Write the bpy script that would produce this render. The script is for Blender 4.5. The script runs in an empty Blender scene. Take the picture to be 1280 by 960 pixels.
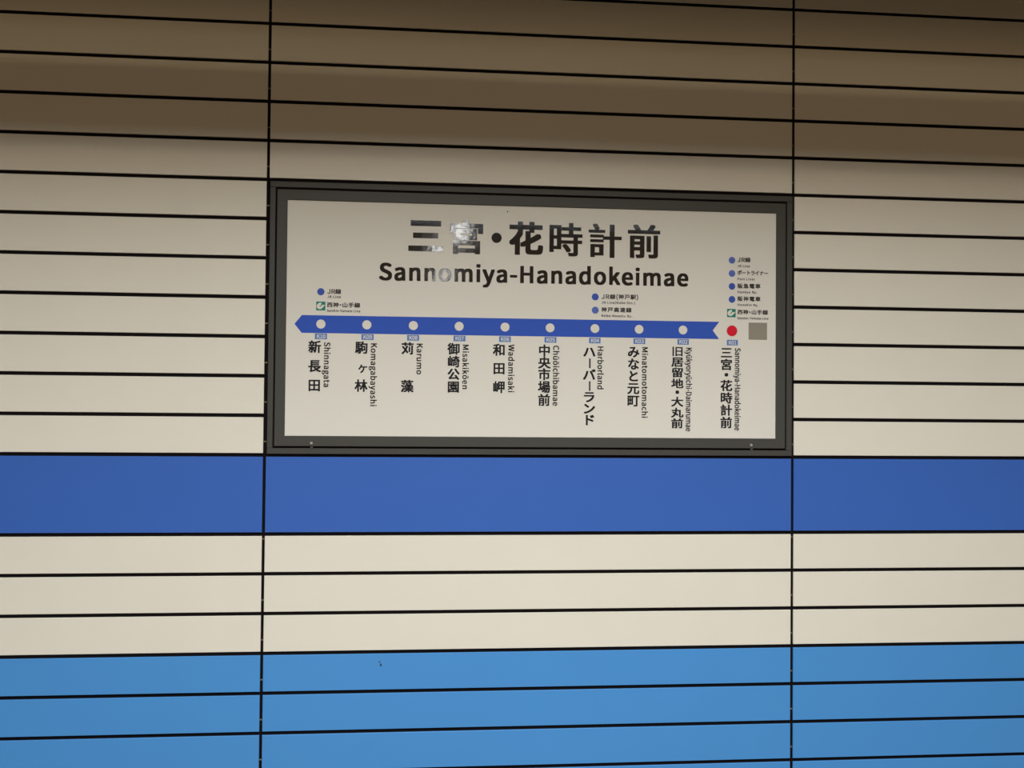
import bpy, bmesh, math, random, json
from mathutils import Matrix, Vector, Euler
random.seed(7)
C = bpy.context.collection
S = bpy.context.scene

# ---------------------------------------------------------------- camera
# wall plane is y = 0, platform side is y < 0, floor z = 0; X runs along the wall
TOP = 2.05                     # height of the top edge of the sign above the floor
cd = bpy.data.cameras.new('camera')
cam = bpy.data.objects.new('camera', cd); C.objects.link(cam)
cd.sensor_fit = 'HORIZONTAL'; cd.sensor_width = 36.0
cd.lens = 36.0 * 1350.0 / 1280.0
YAW, PITCH, ROLL, DIST, CX, CY = -0.10298, -0.02137, 0.00876, 2.42175, 0.29622, 0.49875
cam.location = (CX, -DIST, TOP - CY)
def cam_rot():
    c, s = math.cos, math.sin
    Ry = Matrix(((c(YAW), 0, s(YAW)), (0, 1, 0), (-s(YAW), 0, c(YAW))))
    Rx = Matrix(((1, 0, 0), (0, c(PITCH), -s(PITCH)), (0, s(PITCH), c(PITCH))))
    Rz = Matrix(((c(ROLL), -s(ROLL), 0), (s(ROLL), c(ROLL), 0), (0, 0, 1)))
    R = Rz @ Rx @ Ry           # (right, down, forward) of the room -> of the camera
    right, down, fwd = R[0], R[1], R[2]
    w = lambda v: Vector((v[0], v[2], -v[1]))
    r, u, b = w(right), -w(down), -w(fwd)
    return Matrix(((r.x, u.x, b.x), (r.y, u.y, b.y), (r.z, u.z, b.z)))
cam.rotation_euler = cam_rot().to_euler()
S.camera = cam

# ---------------------------------------------------------------- world, lamps, exposure
S.view_settings.view_transform = 'Standard'; S.view_settings.look = 'None'
S.view_settings.gamma = 1.0; S.view_settings.exposure = 0.0
S.view_settings.use_curve_mapping = False
W = bpy.data.worlds.new('dim_station_light'); S.world = W; W.use_nodes = True
bg = W.node_tree.nodes['Background']
bg.inputs[0].default_value = (1.0, 0.66, 0.31, 1); bg.inputs[1].default_value = 0.295

def area(name, loc, target, sx, sy, watts, col, spread=180):
    l = bpy.data.lights.new(name, 'AREA'); l.shape = 'RECTANGLE'; l.size = sx; l.size_y = sy
    l.energy = watts; l.color = col; l.spread = math.radians(spread)
    o = bpy.data.objects.new(name, l); C.objects.link(o); o.location = loc
    o.rotation_euler = (Vector(target) - Vector(loc)).to_track_quat('-Z', 'Y').to_euler()
    return o
# wide ceiling light panel behind the added beam (its light reaches the wall only under the beam)
area('ceiling_light_panel', (0.56, -2.47, 3.36), (0.56, -2.47, 0), 1.0, 1.95, 220, (0.980, 1.0, 0.975))
# added unseen strip light, so the pipe throws a band on the upper wall
area('added_strip_light', (0.55, -0.90, 2.90), (0.55, 0, 1.21), 3.0, 0.035, 1.6, (1.0, 0.80, 0.52), 80)
# small lamps far across the platform, seen only as glints in the glossy lettering
area('far_lamp', (0.72, -5.50, 2.84), (0.30, 0, 1.6), 0.10, 0.13, 1.05, (1.0, 1.0, 0.96))
area('far_lamp', (0.57, -5.50, 2.70), (0.30, 0, 1.6), 0.07, 0.07, 0.55, (1.0, 1.0, 0.96))
area('far_lamp', (0.60, -5.50, 2.50), (0.30, 0, 1.6), 0.09, 0.10, 0.45, (1.0, 1.0, 0.96))
area('far_strip_lamp', (1.25, -5.50, 3.02), (1.25, 0, 1.9), 2.6, 0.22, 3.0, (0.95, 1.0, 0.98))

# ---------------------------------------------------------------- materials
def new_mat(name):
    m = bpy.data.materials.new(name); m.use_nodes = True
    return m, m.node_tree.nodes, m.node_tree.links, m.node_tree.nodes['Principled BSDF']
def enamel(name, col, rough=0.42, spec=0.4, var=0.03):
    m, n, l, b = new_mat(name)
    tc = n.new('ShaderNodeTexCoord')
    ns = n.new('ShaderNodeTexNoise'); ns.inputs['Scale'].default_value = 9; ns.inputs['Detail'].default_value = 5
    l.new(tc.outputs['Object'], ns.inputs['Vector'])
    mx = n.new('ShaderNodeMix'); mx.data_type = 'RGBA'
    mx.inputs[6].default_value = (*[c * (1 - var) for c in col], 1)
    mx.inputs[7].default_value = (*[min(1, c * (1 + var)) for c in col], 1)
    l.new(ns.outputs['Fac'], mx.inputs[0]); l.new(mx.outputs[2], b.inputs['Base Color'])
    b.inputs['Roughness'].default_value = rough; b.inputs['Specular IOR Level'].default_value = spec
    fn = n.new('ShaderNodeTexNoise'); fn.inputs['Scale'].default_value = 500
    l.new(tc.outputs['Object'], fn.inputs['Vector'])
    bp = n.new('ShaderNodeBump'); bp.inputs['Strength'].default_value = 0.05; bp.inputs['Distance'].default_value = 0.001
    l.new(fn.outputs['Fac'], bp.inputs['Height']); l.new(bp.outputs['Normal'], b.inputs['Normal'])
    return m
def plain(name, col, rough=0.5, spec=0.3, metal=0.0):
    m, n, l, b = new_mat(name)
    b.inputs['Base Color'].default_value = (*col, 1); b.inputs['Roughness'].default_value = rough
    b.inputs['Specular IOR Level'].default_value = spec; b.inputs['Metallic'].default_value = metal
    return m
M = {}
M['cream'] = enamel('cream_enamel', (0.735, 0.71, 0.64))
M['deep'] = enamel('deep_blue_enamel', (0.037, 0.126, 0.49))
M['sky'] = enamel('sky_blue_enamel', (0.067, 0.275, 0.66))
M['joint'] = plain('black_joint', (0.006, 0.004, 0.005), 0.9, 0.1)
M['clip'] = plain('dull_brass_clip', (0.16, 0.13, 0.08), 0.6, 0.3)
M['frame'] = enamel('dark_grey_painted_metal', (0.057, 0.057, 0.052), 0.5, 0.3, 0.04)
M['face'] = enamel('white_sign_board', (0.70, 0.685, 0.64), 0.65, 0.15, 0.008)
M['ink'] = plain('black_print', (0.012, 0.010, 0.014), 0.6, 0.2)
M['softink'] = plain('dark_grey_print', (0.045, 0.040, 0.040), 0.6, 0.2)
M['bar'] = plain('route_blue_print', (0.033, 0.092, 0.48), 0.6, 0.15)
M['dotblue'] = plain('blue_dot_print', (0.045, 0.095, 0.42), 0.6, 0.15)
M['dotpale'] = plain('pale_blue_dot_print', (0.095, 0.145, 0.46), 0.6, 0.15)
M['badge'] = plain('badge_blue_print', (0.09, 0.20, 0.50), 0.6, 0.15)
M['paper'] = plain('white_print', (0.70, 0.68, 0.62), 0.6, 0.15)
M['red'] = plain('red_print', (0.62, 0.012, 0.03), 0.6, 0.15)
M['green'] = plain('green_print', (0.012, 0.21, 0.17), 0.6, 0.15)
M['grey'] = plain('grey_print', (0.27, 0.25, 0.21), 0.6, 0.15)
M['screw'] = plain('steel_screw', (0.35, 0.33, 0.30), 0.4, 0.5)
M['concrete'] = plain('floor_tile', (0.10, 0.072, 0.045), 0.6, 0.3)
M['soffit'] = plain('ceiling_paint', (0.20, 0.14, 0.09), 0.8, 0.2)
# glossy vinyl of the large lettering, slightly wrinkled
m, n, l, b = new_mat('glossy_black_vinyl')
b.inputs['Base Color'].default_value = (0.010, 0.009, 0.012, 1); b.inputs['Roughness'].default_value = 0.065
b.inputs['Specular IOR Level'].default_value = 0.6
tc = n.new('ShaderNodeTexCoord'); ns = n.new('ShaderNodeTexNoise')
ns.inputs['Scale'].default_value = 60; ns.inputs['Detail'].default_value = 3
l.new(tc.outputs['Object'], ns.inputs['Vector'])
bp = n.new('ShaderNodeBump'); bp.inputs['Strength'].default_value = 0.2; bp.inputs['Distance'].default_value = 0.0004
l.new(ns.outputs['Fac'], bp.inputs['Height']); l.new(bp.outputs['Normal'], b.inputs['Normal'])
M['vinyl'] = m

# ---------------------------------------------------------------- helpers
def empty(name, loc=(0, 0, 0), parent=None):
    o = bpy.data.objects.new(name, None); C.objects.link(o); o.location = loc; o.parent = parent
    o.empty_display_size = 0.1
    return o
def link_mesh(name, me, m, parent=None, loc=(0, 0, 0), label=None, kind=None):
    if m and not me.materials: me.materials.append(m)
    o = bpy.data.objects.new(name, me); C.objects.link(o); o.location = loc; o.parent = parent
    if label: o['label'] = label
    if kind: o['kind'] = kind
    return o
def chamfer_box_mesh(name, w, h, d, c):
    """x 0..w, z 0..-h, front face at y 0, back at y d, front edges chamfered by c"""
    v = [(c, 0, -c), (w - c, 0, -c), (w - c, 0, -h + c), (c, 0, -h + c),
         (0, c, 0), (w, c, 0), (w, c, -h), (0, c, -h),
         (0, d, 0), (w, d, 0), (w, d, -h), (0, d, -h)]
    f = [(3, 2, 1, 0)]
    for a in (0, 4):
        for i in range(4):
            j = (i + 1) % 4
            f.append((a + i, a + j, a + 4 + j, a + 4 + i))
    f.append((8, 9, 10, 11))
    me = bpy.data.meshes.new(name); me.from_pydata(v, [], f); me.update()
    bm = bmesh.new(); bm.from_mesh(me); bmesh.ops.recalc_face_normals(bm, faces=bm.faces); bm.to_mesh(me); bm.free()
    return me
def box_bm(bm, lo, hi):
    g = bmesh.ops.create_cube(bm, size=1)
    for v in g['verts']:
        v.co = Vector([(lo[i] + hi[i]) / 2 + v.co[i] * (hi[i] - lo[i]) for i in range(3)])
def bm_obj(name, bm, m, parent=None, loc=(0, 0, 0), label=None, kind=None):
    me = bpy.data.meshes.new(name); bm.to_mesh(me); bm.free()
    return link_mesh(name, me, m, parent, loc, label, kind)

# ---------------------------------------------------------------- the wall of enamelled panels
PW, PH, GAP, VGAP = 1.2, 0.08698, 0.0080, 0.0064        # column pitch, row pitch, joint width
wall = empty('wall_back'); wall['kind'] = 'structure'
bm = bmesh.new(); box_bm(bm, (-3.6, 0.004, 0.0), (4.8, 0.12, 3.4))
bm_obj('backing', bm, M['joint'], wall, label='black backing showing in the joints between the panels')
meshes = {}
def panel_mesh(rows, key):
    k = (rows, key)
    if k not in meshes:
        me = chamfer_box_mesh('panel', PW - VGAP, PH * rows - GAP, 0.014, 0.0006)
        me.materials.append(M[key]); meshes[k] = me
    return meshes[k]
for col in range(-2, 3):
    r = -15
    while r < 23:
        rows, key, lab = 1, 'cream', None
        if r == 7: rows, key, lab = 2, 'deep', 'tall deep blue panel of the upper blue band'
        elif 12 <= r <= 17: key, lab = 'sky', 'sky blue panel of the lower blue band'
        if not (col == 0 and 0 <= r < 7):
            o = link_mesh('panel', panel_mesh(rows, key), None, wall,
                          (col * PW + VGAP / 2 + 0.0004, random.uniform(-0.0002, 0.0002), TOP - r * PH - GAP / 2), lab)
            o.rotation_euler = (random.uniform(-1, 1) * 0.004, 0, random.uniform(-1, 1) * 0.0006)
        r += rows
for col in range(-1, 4):                  # small clips in every vertical joint
    bm = bmesh.new()
    for r in range(-15, 23):
        zc = TOP - (r + (0.12 if r == 9 else 0.66)) * PH
        if r in (7, 8): continue
        x = col * PW
        box_bm(bm, (x - 0.0025, 0.0028, zc - 0.0014), (x + 0.0035, 0.0045, zc + 0.0014))
    bm_obj('joint_clips', bm, M['clip'], wall, kind='stuff')
# two specks of dirt on the sky blue band and beside it
def disc_mesh(r, n=20, sx=1.0):
    me = bpy.data.meshes.new('disc')
    me.from_pydata([(r * sx * math.cos(a), 0, r * math.sin(a)) for a in [2 * math.pi * i / n for i in range(n)]], [], [tuple(range(n))])
    me.update(); return me
link_mesh('dirt_speck', disc_mesh(0.0032, 7, 0.6), M['softink'], wall, (0.2598, -0.0006, TOP - 1.0722))
link_mesh('dirt_speck', disc_mesh(0.0018, 7, 0.8), M['softink'], wall, (0.2570, -0.0006, TOP - 1.0655))

# floor, ceiling, and an added beam and pipe out of view to shade the wall
bm = bmesh.new(); box_bm(bm, (-6, -9, -0.1), (7, 0.12, 0)); o = bm_obj('floor', bm, M['concrete'], kind='structure')
bm = bmesh.new(); box_bm(bm, (-6, -9, 3.4), (7, 0.12, 3.5)); o = bm_obj('ceiling', bm, M['soffit'], kind='structure')
BEAM_Y, BEAM_Z = -1.00, 2.553
bm = bmesh.new(); box_bm(bm, (-6, BEAM_Y - 0.12, BEAM_Z), (7, BEAM_Y + 0.05, 3.4)); bm_obj('light_blocker_1', bm, M['soffit'], kind='structure')  # added beam, keeps the ceiling light off the upper wall
bm = bmesh.new()
box_bm(bm, (-3.6, -0.345, 2.412), (4.8, -0.30, 2.495))
for x in (-3, -1, 1, 3): box_bm(bm, (x - 0.006, -0.328, 2.495), (x + 0.006, -0.316, 3.4))
bm_obj('light_blocker_2', bm, M['soffit'], kind='structure')  # added pipe on hangers, casts the dark band across the upper panels

# ---------------------------------------------------------------- lettering
GLYPHS = json.loads('''{" ":[78],"(":[118,[84,-69,103,-60,78,-7,64,50,59,109,64,168,78,225,103,277,84,286,56,232,38,174,32,109,38,44,56,-15]],")":[118,[35,-69,62,-15,80,44,86,109,80,174,62,232,35,286,15,277,40,225,55,168,60,109,55,50,40,-7,15,-60]],"-":[121,[16,86,106,86,106,110,16,110]],".":[97,[49,-5,60,-1,69,7,72,20,69,32,60,41,49,44,37,41,29,32,26,20,29,7,37,-1]],"0":[194,[97,-5,130,4,156,29,172,70,177,129,172,187,156,229,130,253,97,261,64,253,39,229,23,187,18,129,23,70,39,29,64,4],[97,21,77,28,62,47,52,81,48,129,52,177,62,211,77,230,97,236,117,230,133,211,143,177,146,129,143,81,133,47,117,28]],"1":[194,[31,0,172,0,172,27,120,27,120,257,96,257,81,249,63,243,42,238,42,218,88,218,88,27,31,27]],"2":[194,[15,0,177,0,177,28,106,28,64,25,105,67,137,108,157,147,165,186,159,217,144,241,121,256,90,261,60,257,36,244,14,224,33,206,48,221,66,231,86,235,107,231,121,221,130,205,133,185,126,150,104,112,68,68,15,19]],"3":[194,[92,-5,124,0,151,15,168,38,175,69,170,93,159,112,142,125,120,134,120,136,144,149,160,169,166,197,160,224,145,244,121,257,91,261,64,257,40,246,20,231,37,210,53,223,70,232,90,235,113,230,128,216,133,195,130,175,118,160,96,149,62,146,62,121,100,117,125,107,138,91,142,70,138,50,128,35,111,25,90,22,64,26,43,37,27,51,10,31,30,13,57,0]],"4":[194,[119,0,149,0,149,71,183,71,183,96,149,96,149,257,114,257,7,92,7,71,119,71],[119,96,40,96,99,184,119,222,121,222,119,175]],"5":[194,[92,-5,123,1,150,18,169,46,176,83,170,120,153,146,128,160,98,165,84,164,72,161,60,155,67,229,163,229,163,257,39,257,30,137,47,126,61,134,75,139,90,141,112,137,129,126,139,107,143,83,139,57,127,38,110,26,89,22,62,26,42,37,26,50,9,29,30,13,56,0]],"6":[194,[105,-5,134,1,157,18,173,45,179,79,174,114,160,139,137,154,108,159,87,156,67,145,50,129,56,179,70,212,91,229,116,235,131,233,145,226,157,215,175,235,159,249,139,258,114,261,79,254,48,230,27,187,20,123,26,67,44,27,71,3],[50,103,68,122,86,132,103,136,123,132,137,120,146,102,149,79,145,55,136,37,123,25,105,21,84,26,67,42,56,68]],"7":[194,[69,0,103,0,108,69,119,127,141,182,178,237,178,257,17,257,17,229,142,229,110,178,88,125,75,67]],"8":[194,[98,-5,131,1,156,15,172,36,178,62,172,92,156,114,135,129,135,131,151,146,164,168,169,193,164,220,150,242,128,256,99,261,71,256,49,243,34,222,28,195,33,171,46,151,63,136,63,135,40,118,23,95,16,64,22,36,39,15,65,1],[116,139,94,149,75,160,62,175,57,195,63,217,77,232,98,237,122,231,137,214,142,191,139,173,130,155],[98,19,77,23,60,33,49,48,44,67,49,90,61,109,80,125,106,114,127,101,142,85,148,63,142,40,124,25]],"9":[194,[82,-5,117,3,147,28,168,73,175,139,169,193,151,231,123,254,89,261,61,255,37,238,21,212,15,178,20,143,35,118,57,102,86,97,107,101,128,112,145,129,139,78,125,45,105,28,81,22,65,24,50,31,38,42,20,22,37,8,57,-1],[145,155,127,136,109,125,91,121,71,125,57,137,48,155,46,178,49,202,58,220,72,232,89,236,111,231,128,216,139,190]],"C":[223,[132,-5,163,0,189,12,211,32,193,53,176,37,156,27,133,24,100,31,75,52,59,85,54,129,59,172,76,205,101,226,134,233,155,230,172,221,187,209,204,230,187,245,163,257,134,261,89,252,53,226,29,184,20,128,29,72,52,31,88,4]],"D":[241,[35,0,101,0,152,9,190,34,212,75,220,129,212,184,189,224,152,248,99,257,35,257],[68,27,68,230,97,230,136,224,165,204,181,172,187,129,181,86,165,54,136,34,97,27]],"H":[255,[35,0,68,0,68,121,187,121,187,0,220,0,220,257,187,257,187,149,68,149,68,257,35,257]],"J":[187,[83,-5,115,2,137,19,150,44,154,75,154,257,121,257,121,78,119,54,111,37,98,27,80,24,63,27,48,36,35,53,12,36,30,14,54,0]],"K":[226,[35,0,68,0,68,81,112,134,189,0,225,0,132,159,213,257,176,257,68,128,68,257,35,257]],"L":[190,[35,0,180,0,180,28,68,28,68,257,35,257]],"M":[284,[35,0,64,0,64,142,60,218,62,218,82,159,131,26,153,26,201,159,222,218,223,218,219,142,219,0,249,0,249,257,210,257,161,119,143,66,142,66,123,119,74,257,35,257]],"P":[222,[35,0,68,0,68,102,110,102,148,107,178,121,198,146,204,181,198,217,178,240,148,253,109,257,35,257],[68,129,68,230,104,230,134,228,155,220,168,205,172,181,168,158,156,141,135,132,106,129]],"R":[222,[68,135,68,230,111,230,137,228,157,220,169,206,173,185,169,163,157,147,137,138,111,135],[176,0,213,0,147,112,171,122,189,137,201,158,205,185,199,219,180,241,152,253,116,257,35,257,35,0,68,0,68,109,114,109]],"S":[209,[106,-5,143,1,170,17,188,40,194,68,190,93,178,112,162,126,141,137,104,153,84,162,68,175,62,196,68,215,84,228,110,233,132,230,151,222,168,209,185,230,164,246,139,257,110,261,77,256,52,242,35,221,29,193,34,169,46,150,63,137,81,127,118,111,140,101,155,87,161,65,157,48,146,35,130,27,107,24,81,28,57,39,36,56,17,33,42,13,72,0]],"W":[307,[63,0,102,0,140,155,153,213,154,213,167,155,206,0,245,0,298,257,267,257,239,117,225,34,223,34,205,117,169,257,140,257,104,117,86,34,85,34,69,117,42,257,9,257]],"Y":[186,[77,0,109,0,109,99,186,257,153,257,120,184,94,128,92,128,67,184,34,257,0,257,77,99]],"a":[197,[76,-5,99,-1,120,9,139,23,140,23,143,0,169,0,169,117,165,149,154,174,133,189,103,195,74,191,49,182,29,170,41,148,58,158,77,165,98,168,117,164,129,154,136,138,137,120,85,111,49,97,28,77,21,49,25,26,36,10,54,-1],[85,21,68,24,56,34,51,51,56,68,70,82,97,92,137,99,137,46,120,32,103,24]],"b":[216,[116,-5,147,2,173,22,192,55,199,98,194,138,179,169,155,188,123,195,102,191,82,182,63,168,64,202,64,279,32,279,32,0,58,0,61,20,62,20,79,7,98,-2],[111,22,97,24,81,30,64,42,64,142,82,156,99,165,115,168,138,163,154,149,163,127,165,98,161,66,150,42,132,28]],"c":[179,[107,-5,129,-2,150,7,169,19,155,41,142,31,127,25,110,22,86,27,67,42,55,65,51,95,56,125,68,148,87,163,111,168,125,166,137,160,149,152,165,173,150,184,132,192,110,195,75,188,46,169,26,137,18,95,25,53,44,22,72,2]],"d":[217,[97,-5,119,-1,138,9,155,22,156,22,159,0,185,0,185,279,153,279,153,206,154,173,138,185,121,192,101,195,70,188,43,168,25,137,19,95,24,53,40,21,65,2],[104,22,82,27,65,42,55,65,51,95,56,125,68,148,85,163,106,168,122,166,137,160,153,148,153,48,137,34,121,25]],"e":[194,[109,-5,133,-2,154,5,172,15,160,36,146,28,130,23,113,21,88,26,68,39,55,60,50,88,178,88,179,106,174,143,160,171,136,189,103,195,72,188,44,168,25,137,18,95,25,53,45,22,74,2],[49,110,56,135,68,154,85,166,104,169,124,166,139,154,148,136,151,110]],"g":[197,[96,-88,136,-82,166,-68,186,-47,193,-22,188,-1,176,13,155,21,126,23,89,23,69,26,59,33,56,44,57,53,62,61,68,67,77,63,86,61,96,60,123,65,145,78,160,99,166,126,164,142,158,155,150,166,189,166,189,190,123,190,96,195,69,190,46,177,31,155,25,127,29,106,38,89,50,76,50,75,40,66,32,54,29,39,31,26,37,15,46,8,46,6,31,-6,21,-21,18,-37,24,-58,40,-74,65,-84],[96,82,76,87,61,103,56,127,61,151,76,166,96,172,117,166,131,151,137,127,131,103,116,87],[101,-65,71,-61,52,-50,46,-32,48,-21,54,-10,65,0,90,-3,123,-3,144,-5,157,-13,161,-27,154,-46,133,-60]],"h":[213,[32,0,64,0,64,138,82,154,98,164,116,167,133,164,144,155,150,139,152,116,152,0,184,0,184,120,181,152,170,176,152,190,126,195,102,191,81,179,63,163,64,202,64,279,32,279]],"i":[96,[32,0,64,0,64,190,32,190],[48,229,59,232,67,239,70,251,67,262,59,269,48,271,37,269,30,262,27,251,30,239,37,232]],"k":[193,[32,0,64,0,64,50,99,92,155,0,190,0,118,113,181,190,146,190,65,90,64,90,64,279,32,279]],"l":[99,[66,-5,84,-2,80,23,73,22,69,23,66,28,64,36,64,279,32,279,32,38,36,15,47,0]],"m":[324,[32,0,64,0,64,138,81,154,97,164,112,167,128,164,139,155,145,139,147,116,147,0,179,0,179,138,196,154,212,164,227,167,243,164,254,155,260,139,263,116,263,0,294,0,294,120,291,152,280,176,262,190,237,195,215,190,194,178,174,159,164,178,146,191,121,195,100,191,80,179,62,162,58,190,32,190]],"n":[214,[32,0,64,0,64,138,82,154,98,164,116,167,133,164,144,155,150,139,152,116,152,0,184,0,184,120,181,152,170,176,152,190,126,195,102,191,81,179,62,162,58,190,32,190]],"o":[212,[106,-5,139,2,167,22,187,53,194,95,187,137,167,169,139,188,106,195,73,188,45,169,25,137,18,95,25,53,45,22,73,2],[106,22,84,27,66,42,55,65,51,95,55,125,66,148,84,163,106,168,129,163,146,148,157,125,161,95,157,65,146,42,129,27]],"r":[136,[32,0,64,0,64,122,79,148,95,162,112,166,131,163,137,191,116,195,96,190,78,176,62,155,58,190,32,190]],"s":[164,[82,-5,112,0,133,12,146,30,151,52,146,75,132,90,114,101,93,110,73,118,58,128,52,143,56,156,68,166,88,170,103,168,117,162,131,153,146,173,130,184,110,192,87,195,59,191,39,179,26,162,22,141,27,120,39,105,57,94,77,86,98,78,114,66,120,50,116,35,104,24,83,20,62,23,44,31,27,43,11,22,31,8,56,-1]],"t":[132,[92,-5,104,-4,116,-1,127,2,121,27,99,21,82,26,72,38,70,58,70,164,121,164,121,190,70,190,70,244,43,244,40,190,9,188,9,164,38,164,38,59,41,33,50,13,66,0]],"u":[213,[88,-5,112,0,132,12,151,30,152,30,154,0,181,0,181,190,149,190,149,55,132,37,115,26,97,23,81,26,70,35,64,51,62,74,62,190,29,190,29,70,33,38,44,14,62,0]],"y":[182,[35,-82,61,-77,80,-63,95,-42,106,-16,178,190,147,190,112,85,97,31,95,31,76,85,38,190,5,190,81,0,77,-15,67,-36,53,-50,34,-56,19,-53,13,-78]],"ō":[212,[106,-5,139,2,167,22,187,53,194,95,187,137,167,169,139,188,106,195,73,188,45,169,25,137,18,95,25,53,45,22,73,2],[106,22,84,27,66,42,55,65,51,95,55,125,66,148,84,163,106,168,129,163,146,148,157,125,161,95,157,65,146,42,129,27],[55,235,158,235,158,258,55,258]],"ū":[213,[88,-5,112,0,132,12,151,30,152,30,154,0,181,0,181,190,149,190,149,55,132,37,115,26,97,23,81,26,70,35,64,51,62,74,62,190,29,190,29,70,33,38,44,14,62,0],[54,235,158,235,158,258,54,258]]}''')
CAP = max(GLYPHS['H'][1][1::2]) / 1000.0
_cache = {}
def take_mesh(o):
    bpy.context.view_layer.update()
    dg = bpy.context.evaluated_depsgraph_get()
    me = o.evaluated_get(dg).to_mesh()
    vs = [(v.co.x, v.co.y) for v in me.vertices]; fs = [tuple(p.vertices) for p in me.polygons]
    o.evaluated_get(dg).to_mesh_clear()
    d = o.data; bpy.data.objects.remove(o); bpy.data.curves.remove(d)
    return vs, fs
def latin(ch):
    """(vertices, faces, advance), capital height = 1"""
    if ch not in _cache:
        g = GLYPHS[ch]; vs, fs = [], []
        if len(g) > 1:
            c = bpy.data.curves.new('g', 'CURVE'); c.dimensions = '2D'; c.fill_mode = 'BOTH'
            for cont in g[1:]:
                sp = c.splines.new('POLY'); k = len(cont) // 2; sp.points.add(k - 1); sp.use_cyclic_u = True
                for i in range(k): sp.points[i].co = (cont[2 * i] / 1000, cont[2 * i + 1] / 1000, 0, 1)
            o = bpy.data.objects.new('g', c); C.objects.link(o); vs, fs = take_mesh(o)
        _cache[ch] = ([(x / CAP, y / CAP) for x, y in vs], fs, g[0] / 1000 / CAP)
    return _cache[ch]
def text_dims(s):
    c = bpy.data.curves.new('g', 'FONT'); c.body = s; c.size = 1; c.resolution_u = 3
    o = bpy.data.objects.new('g', c); C.objects.link(o)
    return take_mesh(o)
def _em():
    a, _ = text_dims('田'); b, _ = text_dims('田田')
    w = (max(p[0] for p in b) - min(p[0] for p in b)) - (max(p[0] for p in a) - min(p[0] for p in a))
    e, _ = text_dims('園'); ym = (max(p[1] for p in e) + min(p[1] for p in e)) / 2
    xm = (max(p[0] for p in e) + min(p[0] for p in e)) / 2
    return w, xm, ym
EM, EMX, EMY = _em()
def kanji(ch):
    """(vertices, faces, 1), em = 1, centred on the em square"""
    if ch not in _cache:
        vs, fs = text_dims(ch)
        _cache[ch] = ([((x - EMX) / EM, (y - EMY) / EM) for x, y in vs], fs, 1.0)
    return _cache[ch]
class Print:
    """flat lettering collected into one mesh; X right, Y down in mm from the panel's top left joint"""
    def __init__(s): s.v, s.f, s.k = [], [], 0
    def add(s, vs, fs, fn, bold):
        # weight: the same outline laid down several times, shifted by the extra half stroke
        bx, by = bold
        offs = [(0, 0)] if bx == 0 else [(a * bx, b * by) for a in (-1, 0, 1) for b in (-1, 0, 1)]
        for ox, oy in offs:
            base = len(s.v); s.k += 1
            for x, y in vs:
                X, Y = fn(x + ox, y + oy)
                s.v.append((X / 1000, -0.0004 - (s.k % 9) * 0.00001, -Y / 1000))
            s.f += [tuple(base + i for i in f) for f in fs]
    def build(s, name, m, parent, label=None, loc=(0, 0, 0)):
        me = bpy.data.meshes.new(name); me.from_pydata(s.v, [], s.f)
        me.update()
        # every face looks out of the board
        bm = bmesh.new(); bm.from_mesh(me)
        for f in bm.faces:
            f.normal_update()
            if f.normal.y > 0: f.normal_flip()
        bm.to_mesh(me); bm.free()
        return link_mesh(name, me, m, parent, loc, label)
def fit_ink(P, ch, x0, y0, x1, y1, bold):
    vs, fs, _ = kanji(ch)
    bx, by = bold
    ax, bx_ = min(p[0] for p in vs) - bx, max(p[0] for p in vs) + bx
    ay, by_ = min(p[1] for p in vs) - by, max(p[1] for p in vs) + by
    P.add(vs, fs, lambda x, y: (x0 + (x - ax) / (bx_ - ax) * (x1 - x0), y1 - (y - ay) / (by_ - ay) * (y1 - y0)), bold)
def line(P, s, x0, x1, base, cap, bold=(0.02, 0.015), em=None, vertical=False, y0=None, mirror=None):
    """one line from x0 to x1 on the baseline; Latin by capital height, other script by em"""
    em = em or cap * 1.32
    def adv(ch): return latin(ch)[2] * cap if ch in GLYPHS else (em * 0.98 if ch != '・' else em * 0.42)
    tot = sum(adv(c) for c in s)
    L = x1 - x0
    k = min(1.0, L / tot); extra = (L - tot * k) / max(1, len(s) - 1)
    if extra > 0.12 * cap: k2 = min(1.12, (L / tot)); k = k2; extra = (L - tot * k) / max(1, len(s) - 1)
    x = x0
    for ch in s:
        if ch in GLYPHS:
            vs, fs, a = latin(ch); ux, uy, sx, sy = x, base, cap * k, cap
        else:
            vs, fs, a = kanji(ch); ux, uy, sx, sy = x + adv(ch) * k / 2, base - cap * 0.5, em * k, em
        if vertical: fn = lambda px, py: (y0 + (py * sy - (uy - base)), ux + px * sx)
        else: fn = lambda px, py: (ux + px * sx, uy - py * sy)
        P.add(vs, fs, fn, bold); x += adv(ch) * k + extra

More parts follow.
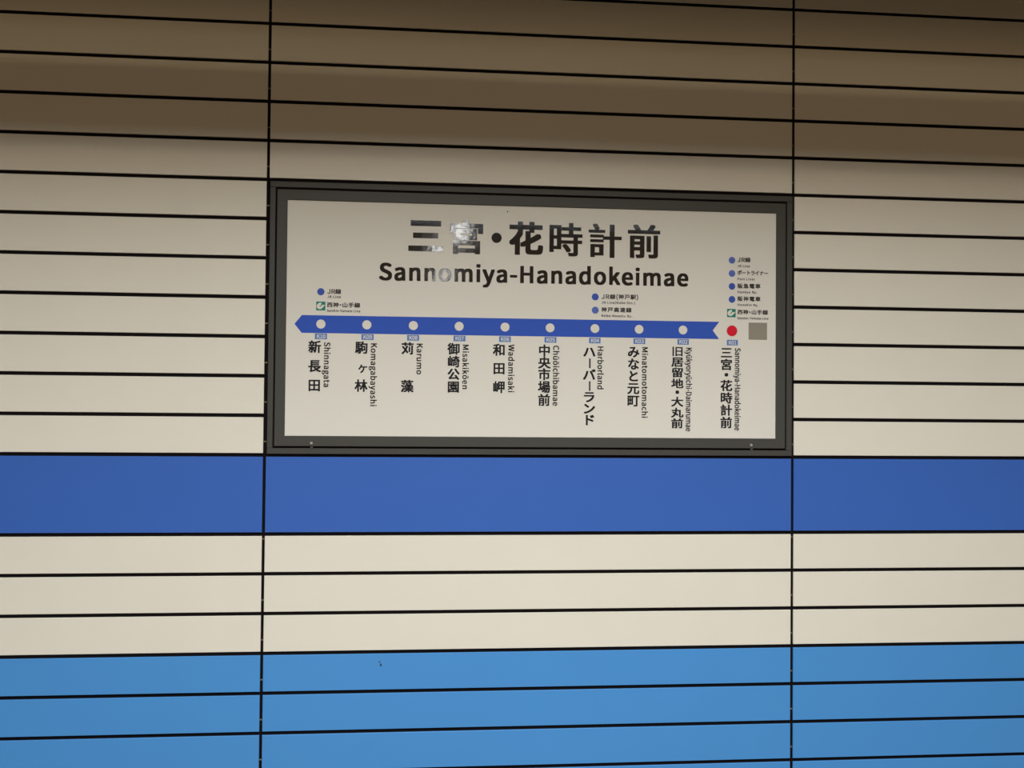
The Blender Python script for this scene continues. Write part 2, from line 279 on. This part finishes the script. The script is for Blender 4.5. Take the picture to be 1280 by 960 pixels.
# ---------------------------------------------------------------- the station sign
sign = empty('station_sign', (0, 0, TOP))
sign['label'] = 'dark grey framed white station name sign with blue route line and Japanese lettering'
sign['category'] = 'sign'
def ring_mesh(name, x0, y0, x1, y1, wl, wt, d, c):
    """a frame between the outer rectangle and the one inset by wl (sides) and wt (top, bottom), mm; mitred rails"""
    loops = []
    def rect(ix, iy, y): return [((x0 + ix) / 1000, y, -(y0 + iy) / 1000), ((x1 - ix) / 1000, y, -(y0 + iy) / 1000),
                                 ((x1 - ix) / 1000, y, -(y1 - iy) / 1000), ((x0 + ix) / 1000, y, -(y1 - iy) / 1000)]
    prof = [(0, 0, d), (0, 0, c / 1000), (c, c, 0), (wl - c, wt - c, 0), (wl, wt, c / 1000), (wl, wt, d)]
    v, f = [], []
    for ix, iy, y in prof: v += rect(ix, iy, y)
    n = len(prof)
    for k in range(n):
        for i in range(4):
            j = (i + 1) % 4; a, b_ = 4 * k, 4 * ((k + 1) % n)
            f.append((a + i, a + j, b_ + j, b_ + i))
    me = bpy.data.meshes.new(name); me.from_pydata(v, [], f); me.update()
    bm = bmesh.new(); bm.from_mesh(me); bmesh.ops.recalc_face_normals(bm, faces=bm.faces); bm.to_mesh(me); bm.free()
    return me
# outer frame: a full-width top rail, a full-width bottom rail and side rails between them
def rail(x0, y0, x1, y1):
    me = chamfer_box_mesh('rail', (x1 - x0) / 1000, (y1 - y0) / 1000, 0.03, 0.0008)
    return me, (x0 / 1000, -0.001, -y0 / 1000)
outer = empty('outer_frame', (0, 0, 0), sign)
for (a, b_, c, d) in ((5.4, 3.4, 1198.4, 16.3), (5.4, 593.8, 1198.4, 606.4), (5.4, 16.6, 17.4, 593.5), (1185.2, 16.6, 1198.4, 593.5)):
    me, loc = rail(a, b_, c, d); link_mesh('rail', me, M['frame'], outer, loc)
inner = link_mesh('inner_frame', ring_mesh('inner_frame', 20.8, 20.6, 1182.4, 589.4, 22.7, 23.2, 0.03, 0.9), M['frame'], sign, (0, -0.001, 0))
bm = bmesh.new(); box_bm(bm, (0.0125, 0.0030, -0.6), (1.192, 0.0038, -0.01))
bm_obj('back_box', bm, M['joint'], sign, label='black gap between the two frames')
for x, y in ((101.9, 582.4), (1101.6, 581.8)):
    bm = bmesh.new(); bmesh.ops.create_cone(bm, cap_ends=True, segments=16, radius1=0.0035, radius2=0.0026, depth=0.0022)
    bmesh.ops.rotate(bm, verts=bm.verts, matrix=Matrix.Rotation(math.pi / 2, 3, 'X'))
    sc = bm_obj('screw', bm, M['screw'], inner, (x / 1000, -0.0011, -y / 1000), label='small bright screw head')
    bm = bmesh.new(); box_bm(bm, (-0.003, -0.001, -0.0025), (0.003, 0.010, 0.0025))
    bm_obj('latch', bm, M['frame'], inner, (x / 1000 + 0.001, 0, -(y + 9.5) / 1000))
FY = 0.0015
bm = bmesh.new(); box_bm(bm, (0.0420, 0, -0.568), (1.1605, 0.006, -0.0425))
face = bm_obj('sign_board', bm, M['face'], sign, (0, FY, 0), label='white printed board')

def flat_poly(name, pts, m, parent, y=-0.0003, label=None, loc=None):
    me = bpy.data.meshes.new(name)
    bm = bmesh.new(); vs = [bm.verts.new((x / 1000, y, -z / 1000)) for x, z in pts]
    f = bm.faces.new(vs); f.normal_update()
    if f.normal.y > 0: f.normal_flip()
    bmesh.ops.triangulate(bm, faces=bm.faces)
    bm.to_mesh(me); bm.free()
    return link_mesh(name, me, m, parent, loc or (0, 0, 0), label)
def circle(x, y, r, n=40): return [(x + r * math.cos(2 * math.pi * i / n), y + r * math.sin(2 * math.pi * i / n)) for i in range(n)]
def rect(x0, y0, x1, y1): return [(x0, y0), (x1, y0), (x1, y1), (x0, y1)]

# big title
HB = (0.032, 0.032)
for ch, x0, y0, x1, y1, bd in (('三', 310.5, 81.9, 388.0, 151.2, (0.03, 0.036)), ('宮', 403.1, 78.5, 478.1, 155.3, HB),
                         ('花', 537.1, 78.4, 615.0, 154.1, (0.036, 0.032)), ('時', 629.1, 78.9, 705.0, 155.0, (0.028, 0.015)),
                         ('計', 719.2, 78.3, 795.8, 156.3, (0.032, 0.010)), ('前', 810.0, 77.8, 885.8, 155.2, (0.030, 0.018))):
    P = Print(); fit_ink(P, ch, x0, y0, x1, y1, bd)
    P.build('title_character', M['vinyl'], face, 'large glossy black character')
flat_poly('title_dot', circle(508.7, 116.8, 11.6), M['vinyl'], face, -0.0004)
P = Print(); line(P, 'Sannomiya-Hanadokeimae', 245.6, 952.5, 216.9, 36.6, (0.050, 0.034))
P.build('romanised_lettering', M['vinyl'], face, 'glossy black romanised station name')

# route bar, stops, code badges, stop names
flat_poly('route_bar', [(61.6, 318.6), (77.6, 299.0), (1025.4, 298.1), (1010.2, 318.1), (1025.2, 337.9), (77.6, 338.4)], M['bar'], face, -0.0003, 'long blue arrow shaped route line')
XS = (119.3, 220.5, 323.6, 426.1, 529.6, 632.3, 735.3, 837.6, 940.2, 1055.7)
for i, x in enumerate(XS):
    last = i == 9
    flat_poly('stop_dot', circle(x, 318.4, 12.4 if last else 10.1), M['red'] if last else M['paper'], face, -0.0005, 'red dot of this station' if last else None)
BX = ((106.6, 133.0), (208.8, 235.8), (310.1, 336.6), (413.8, 440.5), (516.5, 543.1), (619.8, 647.0), (722.0, 748.5), (824.7, 852.1), (927.4, 954.1), (1043.7, 1069.7))
for i, (a, b_) in enumerate(BX):
    flat_poly('code_badge', rect(a, 339.4, b_, 352.0), M['badge'], face, -0.00035)
    P = Print(); line(P, 'K%02d' % (10 - i), a + 3.6, b_ - 3.2, 349.9, 8.4, (0.03, 0.02)); P.build('code_lettering', M['paper'], face, loc=(0, -0.0002, 0))
SB = (0.031, 0.023)
JP = [('新長田', 106.5, (369.5, 412, 454.6), 28.6, 28.6), ('駒ヶ林', 209.2, (369.7, 414, 454.6), 28.6, 28.6), ('苅藻', 311.3, (370.2, 454.6), 28.6, 28.6),
      ('御崎公園', 414.5, (369.8, 398.4, 426.6, 455), 28, 27.2), ('和田岬', 517.0, (370.5, 412.4, 454.6), 28.6, 28.4),
      ('中央市場前', 619.8, (370.6, 398.0, 424.6, 453, 482.6), 28.6, 28.2), ('ハーバーランド', 722.8, (372, 397.5, 424.4, 449.5, 474.6, 501, 526.8), 30.5, 27.5),
      ('みなと元町', 825.0, (370.6, 398.6, 426, 454, 482), 28.6, 28.2), ('旧居留地・大丸前', 927.6, (368, 392.4, 416.7, 441.8, 462, 483.6, 508.6, 533.2), 29, 23.6),
      ('三宮・花時計前', 1042.9, (369.5, 397.0, 420.7, 445.4, 473.8, 502.0, 530.6), 29, 27)]
for s, cx, ys, ew, eh in JP:
    for ch, yc in zip(s, ys):
        P = Print()
        vs, fs, _ = kanji(ch); bd = SB
        w, h, xo = ew, eh, 0
        if ch == 'ヶ': w = h = 26; xo = 3.5; bd = (.02, .02)
        if ch in '旧三': bd = (0.02, 0.02)
        if ch == 'ー': fn = lambda x, y: (cx + y * w + 0.5, yc + x * h * 0.95); bd = (.02, .012)
        elif ch == '・': fn = lambda x, y: (cx + x * w * 1.1, yc - y * w * 1.1)
        else: fn = lambda x, y: (cx + xo + x * w, yc - y * h)
        P.add(vs, fs, fn, bd)
        P.build('stop_name_character', M['ink'], face)
EN = [('Shinnagata', 127.3, 358.0, 458.9), ('Komagabayashi', 230.2, 358.2, 500.3), ('Karumo', 331.9, 357.3, 427.9), ('Misakikōen', 434.8, 358.2, 460.3),
      ('Wadamisaki', 538.0, 357.6, 466.3), ('Chūōichibamae', 640.0, 358.0, 495.4), ('Harborland', 742.2, 357.8, 457.6), ('Minatomotomachi', 845.2, 358.0, 521.4),
      ('Kyūkyoryūchi-Daimarumae', 948.2, 357.8, 551.2), ('Sannomiya-Hanadokeimae', 1063.2, 357.8, 548.8)]
for s, bx, a, b_ in EN:
    P = Print(); line(P, s, a, b_, 0, 12.8, (0.036, 0.026), vertical=True, y0=bx)
    P.build('stop_romanised_lettering', M['ink'], face)

# transfer legends
def legend(jp, en, x, jbox, ebox, emk=11.6):
    P = Print(); line(P, jp, x, jbox[0], jbox[1], 9.8, (0.034, 0.024), em=emk); P.build('transfer_lettering', M['softink'], face)
    P = Print(); line(P, en, x, ebox[0], ebox[1], 5.0, (0.045, 0.03)); P.build('transfer_romanised_lettering', M['softink'], face)
def logo(x0, y0, x1, y1):
    flat_poly('transfer_mark', rect(x0, y0, x1, y1), M['green'], face, -0.0003, 'green square transfer mark')
    uv = [(.60, .14), (.35, .13), (.17, .25), (.06, .45), (.06, .62), (.17, .8), (.36, .87), (.55, .83), (.72, .68), (.88, .48), (.98, .37), (.74, .36), (.62, .40), (.42, .64), (.37, .60), (.56, .30)]
    flat_poly('mark_leaf', [(x0 + u * (x1 - x0), y0 + v * (y1 - y0)) for u, v in uv], M['paper'], face, -0.0005)
def dot(x, y, key, r=8.0): flat_poly('transfer_dot', circle(x, y, r, 28), M[key], face, -0.0003)
legend('JR線', 'JR Line', 132.3, (162.9, 250.4), (162.6, 259.9)); dot(118.4, 246.5, 'dotblue')
legend('西神・山手線', 'Seishin-Yamate Line', 132.0, (205.2, 280.2), (205.8, 290.7)); logo(108.5, 268.4, 128.7, 288.0)
legend('JR線(神戸駅)', 'JR Line(Kobe Stn.)', 749.8, (835.9, 250.0), (828.2, 261.0)); dot(735.5, 246.2, 'dotblue')
legend('神戸高速線', 'Kobe-Kosoku Ry.', 749.8, (819.8, 279.9), (821.6, 291.2)); dot(735.7, 276.4, 'dotpale')
legend('JR線', 'JR Line', 1067.7, (1099.0, 158.6), (1097.7, 170.6)); dot(1055.0, 155.2, 'dotpale', 7.8)
legend('ポートライナー', 'Port Liner', 1067.8, (1141.4, 188.7), (1109.8, 200.8)); dot(1055.2, 185.8, 'dotpale', 7.8)
legend('阪急電車', 'Hankyu Ry.', 1068.0, (1123.2, 219.3), (1115.2, 230.8)); dot(1055.3, 215.6, 'dotblue', 7.8)
legend('阪神電車', 'Hanshin Ry.', 1068.1, (1123.3, 249.0), (1118.0, 260.4)); dot(1055.4, 245.8, 'dotblue', 7.8)
legend('西神・山手線', 'Seishin-Yamate Line', 1068.2, (1141.0, 279.6), (1142.2, 291.2)); logo(1043.9, 267.8, 1064.2, 286.9)
flat_poly('grey_patch', rect(1095.1, 298.7, 1139.1, 338.2), M['grey'], face, -0.0003, 'plain grey square sticker')
link_mesh('dirt_speck', disc_mesh(0.0016, 8), M['ink'], face, (0.5332, -0.0003, -0.0567))
